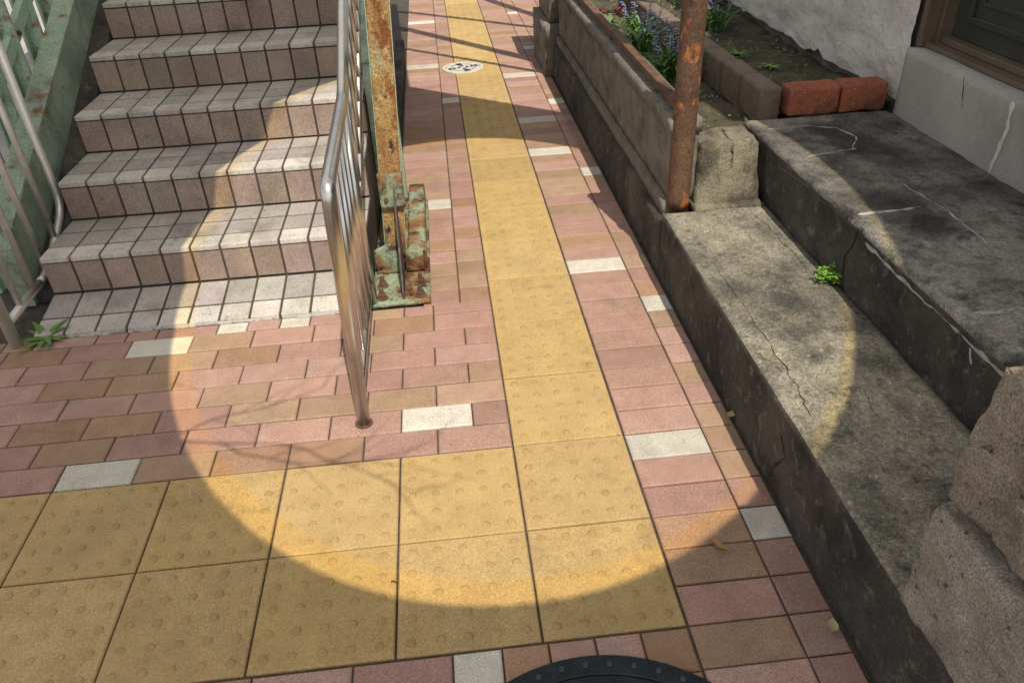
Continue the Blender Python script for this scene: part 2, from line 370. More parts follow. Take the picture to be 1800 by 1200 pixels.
for i in range(24):
    xx = random.uniform(XL, XR); s = random.uniform(.012, .03)
    rough(bm, xx, xx+s*1.8, 1.054+random.uniform(-.004, .004), 1.072, -.004, random.uniform(.006, .013), .008, .002, .004, 40, i, .003)
o = obj('mortar_edge', bm, 'smooth', stair); o['kind'] = 'stuff'

bm = bmesh.new(); rough(bm, -.40, -.335, 2.05, 4.6, -.01, .10, .05, .004, .008, 8, 4, .004)
tag(obj('kerb', bm, 'darkwall', loc=(-.36, 2.1, 0)), 'low dark concrete kerb behind the rusty column base', 'kerb')

# ------------------------------------------------------------------ stainless handrails
X = -.405
hr = thing('handrail', 'shiny stainless steel handrail panel standing in front of the rusty column', 'handrail', (X, .463, 0))
def Zr(y): return .705 if y < 1.17 else .705+SL*(y-1.17)
def XT(y): return -.385-.020*min(1, (y-.455)/.7)
bm = bmesh.new()
pts = [(X, .455, -.01), (XT(.455)-.002, .455, .65)]+arc((XT(.46), .456, .705), (XT(.455)-.001, .455, .672), (XT(.49), .488, .705), 6)+[(XT(.8), .8, .705)]+arc((XT(1.17), 1.17, .705), (XT(1.12), 1.12, .705), (XT(1.22), 1.22, Zr(1.22)), 5)+[(X, 4.3, Zr(4.3))]
tube(bm, pts, .0185, 20); obj('top_rail', bm, 'steel', hr)
bm = bmesh.new(); tube(bm, [(X+.003, .455, .10), (X, 1.08, .10)], .012, 12); obj('bottom_rail', bm, 'steel', hr)
bm = bmesh.new(); tube(bm, [(X, 1.22, nose_z(1.22)+.22), (X, 4.3, nose_z(4.3)+.22)], .012, 12); obj('bottom_rail', bm, 'steel', hr)
bm = bmesh.new(); tube(bm, [(X, 1.085, -.01), (XT(1.085), 1.085, .70)], .016, 16); obj('post', bm, 'steel', hr)
bm = bmesh.new(); tube(bm, [(X, .455, 0), (X, .455, .004)], .025, 20); obj('base_collar', bm, 'railrust', hr)
for k in range(1, 6):
    yy = .455+k*.105
    bm = bmesh.new(); tube(bm, [(X+.002, yy, .10), (XT(yy), yy, .70)], .0075, 10); obj('baluster', bm, 'steel', hr)
for k in range(0, 26):
    yy = 1.24+k*.115
    bm = bmesh.new(); tube(bm, [(X, yy, nose_z(yy)+.22), (X, yy, Zr(yy))], .0075, 10); obj('baluster', bm, 'steel', hr)

X = -1.585
hl = thing('handrail', 'thin stainless steel railing with rounded bottom corner at left edge beside the weed', 'handrail', (X, 1.03, 0))
bm = bmesh.new()
tube(bm, [(X, 1.03, -.01), (X, 1.03, .82)]+arc((X, 1.03, .90), (X, 1.03, .84), (X, 1.09, .90), 5)+[(X, 1.3, .90), (X, 1.64, .90+SL*.34)], .0195, 16); obj('top_rail', bm, 'dullsteel', hl)
bm = bmesh.new()
tube(bm, [(X, 1.03, .085), (X, 1.30, .09)]+arc((X, 1.36, .09), (X, 1.30, .09), (X, 1.42, .115), 4)+arc((X, 1.64, .225), (X, 1.59, .20), (X, 1.645, .28), 6)+[(X, 1.645, 1.06)], .0145, 14); obj('bottom_rail', bm, 'dullsteel', hl)
for yy, zb in ((1.14, .088), (1.25, .09), (1.37, .095), (1.51, .16)):
    bm = bmesh.new(); tube(bm, [(X, yy, zb), (X, yy, .90+SL*max(0, yy-1.3))], .0115, 10); obj('baluster', bm, 'dullsteel', hl)

gf = thing('steel_fence', 'flaking green steel guard of posts and sloping bars at top left', 'fence', (-1.76, 1.5, 0))
for k in range(9):
    yy = 1.45+k*.22
    bm = bmesh.new(); box(bm, -1.80, -1.74, yy, yy+.012, 0, nose_z(yy)+1.0, .002); box(bm, -1.81, -1.798, yy-.03, yy+.04, 0, nose_z(yy)+1.0, .002); obj('post', bm, 'green', gf)
for h0, h1 in ((.12, .18), (.36, .41), (.60, .65), (.84, .90)):
    bm = bmesh.new(); ya, yb = 1.35, 4.2
    prism(bm, [(ya, nose_z(ya)+h0), (ya, nose_z(ya)+h1), (yb, nose_z(yb)+h1), (yb, nose_z(yb)+h0)], 'x', -1.785, -1.755); obj('rail', bm, 'green', gf)
    for q in range(8):
        yy = 1.5+q*.33; bm = bmesh.new(); zz = nose_z(yy)+(h0+h1)/2; tube(bm, [(-1.757, yy, zz), (-1.744, yy, zz)], .010, 6); obj('bolt', bm, 'railrust', gf)

# ------------------------------------------------------------------ rusty column
sc = thing('steel_column', 'rusty ochre and green steel column with bolted base plate by the stairs', 'column', (-.305, 1.36, 0))
bm = bmesh.new(); rough(bm, -.410, -.205, 1.068, 1.93, .0, .018, .02, .002, .003, 20, 61, .004); obj('base_plate', bm, 'corroded', sc)
cx, cy = -.310, 1.36
lean = Matrix.Translation((cx, cy, .3)) @ Matrix.Rotation(R(3.2), 4, 'Y') @ Matrix.Translation((-cx, -cy, -.3))
bm = bmesh.new()
box(bm, cx-.036, cx+.036, cy-.055, cy-.047, .018, 2.0, .002)
box(bm, cx-.036, cx+.036, cy+.047, cy+.055, .018, 2.0, .002)
bm.transform(lean); sf = obj('shaft', bm, 'ochre', sc)
bm = bmesh.new(); box(bm, cx-.004, cx+.004, cy-.046, cy+.046, .018, 2.0, 0); bm.transform(lean); obj('web', bm, 'green', sf)
for xx in (cx-.0385, cx+.0365):
    bm = bmesh.new(); box(bm, xx, xx+.002, cy-.0555, cy-.0465, .03, 2.0); bm.transform(lean)
    o = obj('edge_paint', bm, 'green', sf); o['label'] = 'flaking green paint along the column edge'
bm = bmesh.new(); prism(bm, [(1.085, .018), (1.085, .045), (cy-.060, .36), (cy-.060, .018)], 'x', -.302, -.296)
o = obj('gusset', bm, 'rustdark', sc); o['label'] = 'dark purplish rusted gusset plate'
for x0, x1 in ((-.400, -.306), (-.292, -.222)):
    bm = bmesh.new(); rough(bm, x0, x1, cy-.082, cy-.073, .018, .11 if x0 > -.3 else .14, .012, .0025, .002, 30, x0, .010, fn=lambda p: Vector((p.x, p.y, p.z-.5*max(0, abs(p.x+.30)-.05)*(p.z > .05)))); obj('gusset', bm, 'corroded', sc)
bm = bmesh.new(); rough(bm, cx-.042, cx+.046, cy-.072, cy-.058, .27, .40, .012, .002, .002, 30, 62, .006); obj('splice_plate', bm, 'corroded', sc)
bm = bmesh.new(); rough(bm, -.280, -.214, cy-.07, 1.92, .088, .098, .012, .0025, .002, 30, 63, .010); rough(bm, -.226, -.214, cy-.06, 1.92, .018, .087, .012, .002, .002, 30, 64, .006); obj('bracket', bm, 'corroded', sc)
for (bx, by) in ((-.375, 1.105), (-.24, 1.105), (-.375, 1.19), (-.24, 1.19)):
    bm = bmesh.new(); tube(bm, [(bx, by, .018), (bx, by, .022)], .021, 16); tube(bm, [(bx, by, .022), (bx, by, .038)], .015, 6); tube(bm, [(bx, by, .038), (bx, by, .058)], .008, 10)
    for f in bm.faces: f.smooth = False
    obj('anchor_bolt', bm, 'railrust', sc)
for k in range(2):
    bm = bmesh.new(); zz = .305+.055*k; xx = -.33; tube(bm, [(xx, cy-.072, zz), (xx, cy-.079, zz)], .008, 6); obj('bolt', bm, 'railrust', sc)
gp = thing('steel_post', 'narrow green steel post behind the rusty column', 'post', (-.315, 1.98, 0))
bm = bmesh.new(); box(bm, -.335, -.295, 1.98, 1.988, 0, 2.0, .002); box(bm, -.303, -.295, 1.988, 2.03, 0, 2.0, .001); obj('angle_bar', bm, 'dirtygreen', gp)
bm = bmesh.new(); box(bm, -.333, -.27, 1.96, 2.045, .0, .012, .002); obj('foot_plate', bm, 'rustdark', gp)

# ------------------------------------------------------------------ right-hand side: ledges, wall
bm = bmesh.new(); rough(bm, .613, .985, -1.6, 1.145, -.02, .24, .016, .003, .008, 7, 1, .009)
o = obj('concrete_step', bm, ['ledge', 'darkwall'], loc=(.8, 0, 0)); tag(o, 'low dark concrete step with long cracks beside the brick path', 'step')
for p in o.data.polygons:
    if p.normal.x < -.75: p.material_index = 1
ZL = .24; B1 = bvh_of(o)
for line in ([(1262, 470), (1330, 575), (1385, 650), (1430, 735)], [(1500, 660), (1545, 735)]):
    bm = bmesh.new(); ribbon(bm, [onz(a, b, ZL) for a, b in line], .0015, (0, 0, 1), .9, 14, .004, B1); obj('crack', bm, 'crack', o)
bm = bmesh.new(); ribbon(bm, [onx(a, b, .613) for a, b in [(1340, 850), (1378, 800), (1372, 760)]], .005, (1, 0, 0), .8, 10, .006, B1); obj('crack', bm, 'crack', o)

def brk(p):
    if p.x < .997:
        q = Vector((p.x, p.y, p.z)); k = min(1, max(0, (.425-p.z)/.05))
        return Vector((p.x+k*(.010*noise.noise(q*13)+.007*noise.noise(q*34)+.008*noise.noise(q*5)), p.y, p.z))
    return p
bm = bmesh.new(); rough(bm, .985, 1.53, -1.6, 1.44, 0, .44, .015, .003, .008, 8, 5, .010, fn=brk)
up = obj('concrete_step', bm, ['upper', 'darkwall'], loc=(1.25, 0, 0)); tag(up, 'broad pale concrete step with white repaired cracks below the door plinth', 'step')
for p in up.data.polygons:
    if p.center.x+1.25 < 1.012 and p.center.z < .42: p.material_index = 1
ZU = .44; B2 = bvh_of(up)
for line, w in (([(1345, 228), (1420, 222), (1470, 226), (1505, 240), (1500, 262)], .0055), ([(1418, 276), (1465, 268), (1505, 262)], .005), ([(1508, 378), (1560, 372), (1620, 364)], .009), ([(1588, 325), (1640, 355), (1690, 390), (1735, 430)], .005), ([(1715, 552), (1760, 548), (1800, 542)], .009)):
    bm = bmesh.new(); ribbon(bm, [onz(a, b, ZU) for a, b in line], w, (0, 0, 1), .9, 12, .002, B2); obj('crack_filler', bm, 'filler', up)
for ys_, zs_, w in ([(.50, .20, -.05, -.28), (.412, .408, .408, .41), .007], [(.02, .0), (.40, .37), .005]):
    bm = bmesh.new(); ribbon(bm, [Vector((.985, a, b)) for a, b in zip(ys_, zs_)], w, (1, 0, 0), .9, 16, .002, B2); obj('crack_filler', bm, 'filler', up)
bm = bmesh.new(); ribbon(bm, [onx(a, b, .985) for a, b in ((1508, 400), (1500, 430), (1488, 455), (1478, 490))], .007, (1, 0, 0), .8, 8, .005, B2); obj('crack', bm, 'crack', up)
bm = bmesh.new(); ribbon(bm, [onz(a, b, ZU) for a, b in ((1370, 290), (1420, 330), (1500, 400))], .0022, (0, 0, 1), .8, 10, .004, B2); obj('crack', bm, 'crack', up)

bm = bmesh.new(); rough(bm, 1.525, 2.05, -1.6, 1.405, .2, .67, .03, .002, .006, 7, 8, .004)
pl = obj('door_plinth', bm, 'smooth', loc=(1.7, 0, .2)); tag(pl, 'grey concrete plinth under the dark door with white vertical repairs', 'plinth')
xp = 1.525; B3 = bvh_of(pl)
bm = bmesh.new(); ribbon(bm, [onx(a, b, xp) for a, b in [(1782, 178), (1770, 225), (1755, 262), (1738, 305)]], .014, (1, 0, 0), .6, 8, .003, B3); obj('crack_filler', bm, 'plaster', pl)
bm = bmesh.new(); ribbon(bm, [onx(a, b, xp) for a, b in [(1695, 135), (1692, 165), (1690, 190)]], .0035, (1, 0, 0), .6, 8, .003, B3); obj('crack', bm, 'crack', pl)

rw = thing('retaining_wall', 'weathered moulded concrete garden wall running back from the rusty pole', 'wall', (.67, 2.7, 0))
bm = bmesh.new(); rough(bm, .613, .76, 1.147, 3.72, -.02, .20, .03, .0015, .004, 6, 11, .003); obj('plinth', bm, 'darkwall', rw)
bm = bmesh.new(); rough(bm, .632, .74, 1.20, 3.72, .198, .255, .03, .001, .003, 6, 19, .002); obj('moulding', bm, 'wall', rw)
bm = bmesh.new(); rough(bm, .650, .74, 1.20, 3.72, .253, .50, .03, .001, .002, 6, 12, .002); obj('wall_panel', bm, 'wall', rw)
bm = bmesh.new(); rough(bm, .636, .745, 1.19, 3.73, .498, .545, .03, .001, .003, 6, 13, .002); obj('coping', bm, 'wall', rw)
bm = bmesh.new(); rough(bm, .565, .80, 3.75, 4.36, -.02, .31, .04, .003, .008, 8, 15); rough(bm, .60, .77, 3.80, 4.30, .305, .95, .04, .003, .008, 8, 16); obj('end_pier', bm, 'wall', rw)
bm = bmesh.new(); rough(bm, .735, .963, 1.15, 1.31, .235, .455, .014, .007, .010, 12, 17, .014, fn=lambda p: Vector((p.x+(p.z-.24)*.06*(1 if p.x < .85 else -1), p.y+(p.z-.24)*.18, p.z)))
rough(bm, .725, .975, 1.125, 1.33, .225, .256, .016, .004, .008, 12, 18, .010)
tag(obj('concrete_block', bm, 'block', loc=(.85, 1.2, .235)), 'squat rough concrete block at right of the rusty pole', 'block')
sr = thing('steel_rail', 'rusty steel angle rail running along the top of the garden wall', 'rail', (.66, 2.5, .545))
bm = bmesh.new(); box(bm, .660, .664, 1.22, 3.78, .566, .592, .001); box(bm, .664, .690, 1.22, 3.78, .588, .592, .001); obj('angle_bar', bm, 'railrust', sr)
for yy in (1.5, 2.3, 3.1, 3.7):
    bm = bmesh.new(); box(bm, .666, .682, yy, yy+.02, .535, .588, .001); obj('stud', bm, 'railrust', sr)
bm = bmesh.new(); pts = [(.684, 1.195, .235+i*.032) for i in range(26)]; tube(bm, pts, .039, 40)
for v in bm.verts:
    d = Vector((v.co.x-.684, v.co.y-1.195, 0)).normalized(); v.co += d*(.0012*noise.noise(v.co*45)+.0008*noise.noise(v.co*110))
tag(obj('pole', bm, 'pole', loc=(.684, 1.195, .24)), 'brown rusted steel pole with flaking orange patches on the step edge', 'pole')
sp = thing('stone_pillar', 'rough pale brown stone pillar of two blocks in right foreground', 'pillar', (.85, -.75, .24))
def jag(s):
    def f(p):
        c = noise.cell(p*11+Vector((s, 0, 0)))
        return p+Vector((noise.noise(p*42+Vector((s, 1, 0))), noise.noise(p*42+Vector((s, 5, 0))), noise.noise(p*42+Vector((s, 9, 0)))))*.004+Vector((.004*(c-.5), .003*(c-.5), 0))
    return f
bm = bmesh.new(); rough(bm, .612, 1.02, -1.1, -.452, .235, .476, .009, .009, .006, 10, 21, .014, fn=jag(1)); o = obj('stone', bm, 'greystone', sp); o['label'] = 'lower pale grey stone block'
bm = bmesh.new(); rough(bm, .622, 1.02, -1.1, -.466, .496, .752, .009, .011, .008, 10, 25, .018, fn=jag(2)); o = obj('stone', bm, 'stone', sp); o['label'] = 'upper brownish stone block'
bm = bmesh.new(); box(bm, .668, 1.0, -1.08, -.510, .46, .52); obj('joint', bm, 'crack', sp)

# ------------------------------------------------------------------ house
hs = thing('house', 'rough white plastered house with dark bronze door at top right', 'house', (2.0, 2.5, .4))
bm = bmesh.new(); n1, n2 = 110, 60; V = []
for i in range(n1+1):
    row = []
    for j in range(n2+1):
        y = 1.42+(7.0-1.42)*i/n1
        rag = .475+.028*noise.noise(Vector((y*6, 2, 0)))+.02*noise.noise(Vector((y*19, 5, 0)))
        z = rag+(2.2-rag)*(j/n2)**1.6
        d = .022*noise.noise(Vector((y*7, z*7, 1)))+.012*noise.noise(Vector((y*22, z*22, 4)))
        row.append(bm.verts.new((1.545-d-(.0 if j else -.02), y, z)))
    V.append(row)
for i in range(n1):
    for j in range(n2): bm.faces.new((V[i][j], V[i+1][j], V[i+1][j+1], V[i][j+1])).smooth = True
obj('wall', bm, 'plaster', hs)
bm = bmesh.new(); box(bm, 1.575, 4.5, 1.41, 7.0, 0, 2.2); box(bm, 1.76, 4.5, -1.2, 1.409, .66, 2.2); o = obj('wall', bm, 'wall', hs); o['label'] = 'bare grey concrete core of the wall'
bm = bmesh.new(); box(bm, 1.555, 1.76, 1.378, 1.408, .672, 2.2, .003); box(bm, 1.60, 1.76, 1.355, 1.376, .672, 2.2, .003)
box(bm, 1.570, 1.76, -1.0, 1.376, .672, .688, .003); box(bm, 1.61, 1.76, -1.0, 1.354, .689, .710, .003)
dr = bmesh.new(); box(dr, 1.645, 1.72, -1.0, 1.354, .711, 2.1, .003)
door = obj('door', dr, 'panel', hs); door['label'] = 'dark glossy panelled door'
obj('door_frame', bm, 'frame', door)
for (a, b) in ((.66, 1.28), (-.16, .56)):
    bm = bmesh.new()
    for (q0, q1, z0, z1) in ((a, b, .77, .79), (a, b, 1.5, 1.52), (a, a+.02, .791, 1.499), (b-.02, b, .791, 1.499)): box(bm, 1.634, 1.644, q0, q1, z0, z1, .002)
    for (q0, q1, z0, z1) in ((a+.05, b-.05, .83, .842), (a+.05, a+.062, .843, 1.45), (b-.062, b-.05, .843, 1.45)): box(bm, 1.638, 1.644, q0, q1, z0, z1, .001)
    obj('moulding', bm, 'panel', door)

# ------------------------------------------------------------------ garden beds
def bed(name, label, x0, x1, y0, y1, z, seed):
    bm = bmesh.new(); nx = int((x1-x0)/.025); ny = int((y1-y0)/.025)
    V = [[bm.verts.new((x0+(x1-x0)*i/nx, y0+(y1-y0)*j/ny, z+.022*noise.noise(Vector((i*.2, j*.2, seed)))+.012*noise.noise(Vector((i*.7, j*.7, seed))))) for j in range(ny+1)] for i in range(nx+1)]
    for i in range(nx):
        for j in range(ny): bm.faces.new((V[i][j], V[i+1][j], V[i+1][j+1], V[i][j+1])).smooth = True
    tag(obj(name, bm, 'soil'), label, 'soil', kind='structure')
bed('soil', 'dark soil bed behind the garden wall', .73, 1.07, 1.27, 5.0, .41, 1)
bed('soil', 'mossy soil bed at the foot of the white wall', 1.12, 1.60, 1.50, 5.0, .435, 2)
bm = bmesh.new()
for k in range(340):
    if random.random() < .5: x = random.uniform(.78, 1.04); y = random.uniform(1.3, 4); z = .425
    else: x = random.uniform(1.16, 1.5); y = random.uniform(1.55, 4); z = .45
    s = random.uniform(.003, .010)
    bmesh.ops.create_icosphere(bm, subdivisions=1, radius=s, matrix=Matrix.Translation((x, y, z)) @ Matrix.Diagonal((1, random.uniform(.6, 1.2), .6, 1)))
tag(obj('gravel', bm, 'wall', loc=(1.1, 2.5, .43)), 'small stones scattered on the garden soil', 'gravel', kind='stuff')
bm = bmesh.new()
for k in range(1500):
    if random.random() < .5: x = random.uniform(.76, 1.05); y = random.uniform(1.35, 4.5); z = .425
    else: x = random.uniform(1.15, 1.52); y = random.uniform(1.55, 4.5); z = .448
    if noise.noise(Vector((x*6, y*4, 3))) < -.02: continue
    s = random.uniform(.006, .016); a = random.uniform(0, 6.28); d = Vector((math.cos(a), math.sin(a), random.uniform(.1, 1.0)))*s; w = Vector((-math.sin(a), math.cos(a), 0))*s*.35; c = Vector((x, y, z+random.uniform(-.004, .012)))
    bm.faces.new([bm.verts.new(c), bm.verts.new(c+d*.5+w), bm.verts.new(c+d), bm.verts.new(c+d*.5-w)])
tag(obj('ground_cover', bm, 'leaf', loc=(1.1, 2.5, .43), recalc=False), 'patchy low green growth covering the garden soil', 'ground cover', kind='stuff')
for i in range(10):
    y = 1.475+i*.209
    bm = bmesh.new(); j = random.uniform(-.002, .002)
    rough(bm, 1.048+j-.012*i*.6, 1.128+j-.012*i*.6, y, y+.2075, .40, .535+random.uniform(-.002, .002), .014, .0015, .002, 12, 30+i, .003)
    txt = 'brown edging brick nearest the red bricks, end of the row' if i == 0 else ['second', 'third', 'fourth', 'fifth', 'sixth', 'seventh', 'eighth', 'ninth', 'tenth'][i-1]+' brown edging brick from the red bricks along the flower bed'
    tag(obj('brick', bm, 'brownbrick', loc=(1.09, y+.1, .40)), txt, 'brick', 'brown bricks edging the flower bed')
for i, (x0, x1, lab) in enumerate(((1.150, 1.338, 'left one of the two worn red bricks beside the plinth'), (1.344, 1.518, 'right one of two worn red bricks, touching the plinth'))):
    bm = bmesh.new(); rough(bm, x0, x1, 1.442, 1.535, .435, .538, .010, .004, .006, 16, 50+i, .014)
    tag(obj('brick', bm, 'redbrick', loc=((x0+x1)/2, 1.49, .435)), lab, 'brick', 'red bricks closing the garden bed')

# ------------------------------------------------------------------ plants
def strap(bm, b, ang, L, w, rise, seg=6):
    d = Vector((math.cos(ang), math.sin(ang), 0)); s = Vector((-d.y, d.x, 0)); prev = None
    for i in range(seg+1):
        t = i/seg; p = Vector(b)+d*L*(t*.35+.65*t*t)*(1-rise*.4)+Vector((0, 0, L*rise*(1.5*t-.85*t*t)))
        k = w*(1-t**2.2)*.5*(.6+.8*min(1, t*4)*.5)+.0006
        q = (bm.verts.new(p+s*k), bm.verts.new(p-s*k))
        if prev: bm.faces.new((prev[0], prev[1], q[1], q[0])).smooth = True
        prev = q
def bluebell(x, y, z, nl, nf, label, sc_=1.0):
    t = thing('bluebell_plant', label, 'flower', (x, y, z), 'violet flowers in the garden beds')
    bm = bmesh.new()
    for k in range(nl): strap(bm, (x+random.uniform(-.04, .04), y+random.uniform(-.05, .05), z), random.uniform(0, 6.28), random.uniform(.14, .28)*sc_, .012, random.uniform(.5, .95))
    obj('leaves', bm, 'leaf', t, recalc=False)
    for k in range(nf):
        bm = bmesh.new(); fl = bmesh.new(); a = random.uniform(0, 6.28); h = random.uniform(.18, .27)*sc_; r_ = random.uniform(.01, .07)
        top = Vector((x+r_*math.cos(a)*1.4, y+r_*math.sin(a)*1.4, z+h)); b0 = Vector((x+r_*math.cos(a)*.4, y+r_*math.sin(a)*.4, z))
        tube(bm, [b0, b0.lerp(top, .5), top], .0025, 5); st = obj('stem', bm, 'leaf', t)
        for q in range(10):
            c = b0.lerp(top, .55+.45*q/9)+Vector((random.uniform(-.012, .012), random.uniform(-.012, .012), 0))
            for pp in range(5):
                an = pp*1.257+q; o1 = Vector((math.cos(an), math.sin(an), -.2))*.011; s1 = Vector((-math.sin(an), math.cos(an), 0))*.004
                vs = [fl.verts.new(c), fl.verts.new(c+o1*.6+s1), fl.verts.new(c+o1+Vector((0, 0, .004))), fl.verts.new(c+o1*.6-s1)]; fl.faces.new(vs)
        obj('flower_head', fl, 'blue', st, recalc=False)
bluebell(.895, 2.10, .41, 90, 6, 'violet bluebell clump with strap leaves nearest the pole')
bluebell(.86, 2.48, .41, 60, 5, 'violet bluebell clump directly behind the largest clump, near the garden wall')
bluebell(1.33, 2.85, .43, 50, 3, 'small violet flower clump in the bed by the white wall', .9)
bluebell(.93, 2.82, .41, 50, 2, 'farthest bluebell clump beside the red flower', .85)
def rosette(name, label, cat, x, y, z, n, L, w, mat, rise=.35, group=None):
    t = thing(name, label, cat, (x, y, z), group); bm = bmesh.new()
    for k in range(n): strap(bm, (x, y, z), 6.28*k/n+random.uniform(-.3, .3), L*random.uniform(.6, 1.1), w*random.uniform(.7, 1.1), rise*random.uniform(.5, 1.4))
    obj('leaves', bm, mat, t, recalc=False); return t
t = rosette('tulip', 'low plant with bright red petals at top of the flower bed', 'flower', .84, 3.12, .41, 10, .16, .03, 'leaf', .6)
for dx, dy in ((-.035, .01), (.04, -.01)):
    bm = bmesh.new()
    for k in range(9):
        a = random.uniform(0, 6.28); c = Vector((.84+dx, 3.12+dy, .49))+Vector((random.uniform(-.015, .015), random.uniform(-.015, .015), random.uniform(-.02, .02)))
        o1 = Vector((math.cos(a), math.sin(a), random.uniform(-.3, .6)))*.022; s1 = Vector((-math.sin(a), math.cos(a), 0))*.010
        bm.faces.new([bm.verts.new(c), bm.verts.new(c+o1*.6+s1), bm.verts.new(c+o1), bm.verts.new(c+o1*.6-s1)])
    obj('flower_head', bm, 'red', t, recalc=False)
rosette('weed', 'small green weed in the mossy bed nearest the red bricks', 'weed', 1.33, 2.08, .435, 12, .07, .018, 'leafb')
rosette('weed', 'small green weed in the mossy bed, left of the other', 'weed', 1.26, 2.30, .435, 12, .09, .018, 'leaf')
rosette('weed', 'green dandelion rosette growing by the left railing post', 'weed', -1.50, 1.062, .0, 14, .13, .032, 'leaf', .3)
def sprig(label, x, y, z, n, r_, leafs, mat):
    t = thing('weed', label, 'weed', (x, y, z)); bm = bmesh.new(); sb = bmesh.new()
    for k in range(n):
        a = random.uniform(0, 6.28); q = random.uniform(.2, 1); tip = Vector((x+r_*q*math.cos(a), y+r_*q*math.sin(a), z+r_*random.uniform(.2, 1.1)))
        tube(sb, [(x, y, z), Vector((x, y, z)).lerp(tip, .5)+Vector((0, 0, .01)), tip], .0012, 4)
        for p_ in range(3):
            an = a+p_*2.09+random.uniform(-.4, .4); d = Vector((math.cos(an), math.sin(an), random.uniform(-.2, .3))); s = Vector((-d.y, d.x, 0)); L = leafs
            vs = [bm.verts.new(tip+d*L*u+s*L*v) for u, v in ((0, 0), (.5, .42), (.95, .32), (.85, 0), (.95, -.32), (.5, -.42))]; bm.faces.new(vs)
    obj('stems', sb, mat, t); obj('leaves', bm, mat, t, recalc=False)
sprig('bright green clover-like weed growing from the gap between concrete steps', .955, .60, .24, 28, .042, .012, 'leafb')
def fleaf(p, ang, L, w, mat, label):
    bm = bmesh.new(); d = Vector((math.cos(ang), math.sin(ang), 0)); s = Vector((-d.y, d.x, 0)); V = []
    for i in range(9):
        t = i/8; k = w*math.sin(math.pi*min(1, t*.95+.04))**.8*.5
        c = p+d*L*(t-.5)+Vector((0, 0, .006+.012*abs(t-.5)**2*4))
        V.append([bm.verts.new(c+s*k+Vector((0, 0, .008*(k/w)*2))), bm.verts.new(c), bm.verts.new(c-s*k+Vector((0, 0, .010*(k/w)*2)))])
    for i in range(8):
        for j in range(2): bm.faces.new((V[i][j], V[i+1][j], V[i+1][j+1], V[i][j+1])).smooth = True
    tag(obj('fallen_leaf', bm, mat, loc=p, recalc=False), label, 'leaf')
fleaf(onz(1264, 965), -.9, .045, .017, 'dry', 'curled brown dry leaf beside the lowest white brick at right')
fleaf(onz(1283, 735), .6, .036, .022, 'drypale', 'yellowish dry leaf lying against the step base')
fleaf(onz(1461, 1107), 1.2, .032, .024, 'drypale', 'pale dry leaf at the foot of the stone pillar')
bm = bmesh.new(); p = onz(692, 1022, .0035); tube(bm, [p+Vector((-.006, 0, 0)), p+Vector((0, .002, .001)), p+Vector((.006, -.003, 0))], .0022, 6)
tag(obj('twig', bm, 'twig', loc=p), 'tiny dark twig lying on a yellow tactile tile', 'twig')
bm = bmesh.new()
for k in range(260):
    x = random.uniform(-2, .6); y = random.uniform(-.5, 1.0) if x < -.3 else random.uniform(-.5, 4)
    if k % 4 == 0: x = random.uniform(.55, .605); y = random.uniform(-.6, 3)
    if y > .98 and x < -.2: continue
    s = random.uniform(.0012, .0035); a = random.uniform(0, 6.28)
    vs = [bm.verts.new((x+s*math.cos(a+q)*random.uniform(.6, 1.3), y+s*math.sin(a+q), .0035+random.uniform(0, .001))) for q in (0, 1.4, 3.1, 4.6)]; bm.faces.new(vs)
tag(obj('litter', bm, 'litter', recalc=False, loc=(0, 0, .003)), 'tiny pale petals and grit strewn over the paving', 'litter', kind='stuff')

# ------------------------------------------------------------------ manholes
def disc(bm, c, r0, r1, z0, z1, n=64):
    def rg(r, z): return [bm.verts.new((c[0]+r*math.cos(2*math.pi*k/n), c[1]+r*math.sin(2*math.pi*k/n), z)) for k in range(n)]
    A = rg(r1, z0); B = rg(r1, z1-.002); C_ = rg(r1-.002, z1)
    rings = [A, B, C_]
    if r0 > 0: rings += [rg(r0+.002, z1), rg(r0, z1-.002), rg(r0, z0)]
    for i in range(len(rings)-1):
        for k in range(n): bm.faces.new((rings[i][k], rings[i][(k+1) % n], rings[i+1][(k+1) % n], rings[i+1][k]))
    if r0 <= 0: bm.faces.new(C_)
mh = thing('manhole_cover', 'dark iron manhole cover with studded rim at the bottom of the picture', 'manhole cover', (*MH, 0))
bm = bmesh.new(); disc(bm, MH, MR-.042, MR, -.02, .009, 96); fr = obj('frame', bm, 'iron', mh)
for k in range(44):
    a = 2*math.pi*k/44; c = (MH[0]+(MR-.021)*math.cos(a), MH[1]+(MR-.021)*math.sin(a))
    if c[1] < MH[1]+.1: continue
    bm = bmesh.new(); disc(bm, c, 0, .0065, .006, .0125, 10); obj('stud', bm, 'stud', fr)
bm = bmesh.new(); disc(bm, MH, 0, MR-.0425, -.02, .0062, 96)
for i in range(-9, 10):
    for j in range(-9, 10):
        x, y = i*.034, j*.034
        if x*x+y*y < .27**2: box(bm, MH[0]+x-.011, MH[0]+x+.011, MH[1]+y-.011, MH[1]+y+.011, .003, .009)
disc(bm, MH, MR-.07, MR-.056, .003, .009, 96)
obj('cover', bm, 'iron', mh)
C2 = (.055, 4.10)
mh = thing('manhole_cover', 'small round pale manhole cover with dark cross pattern on the far path', 'manhole cover', (*C2, 0))
bm = bmesh.new(); disc(bm, C2, .118, .138, -.02, .008, 48); obj('frame', bm, 'lidpale', mh)
bm = bmesh.new(); disc(bm, C2, 0, .115, -.02, .0055, 48); cv = obj('cover', bm, 'lidpale', mh)
bm = bmesh.new()
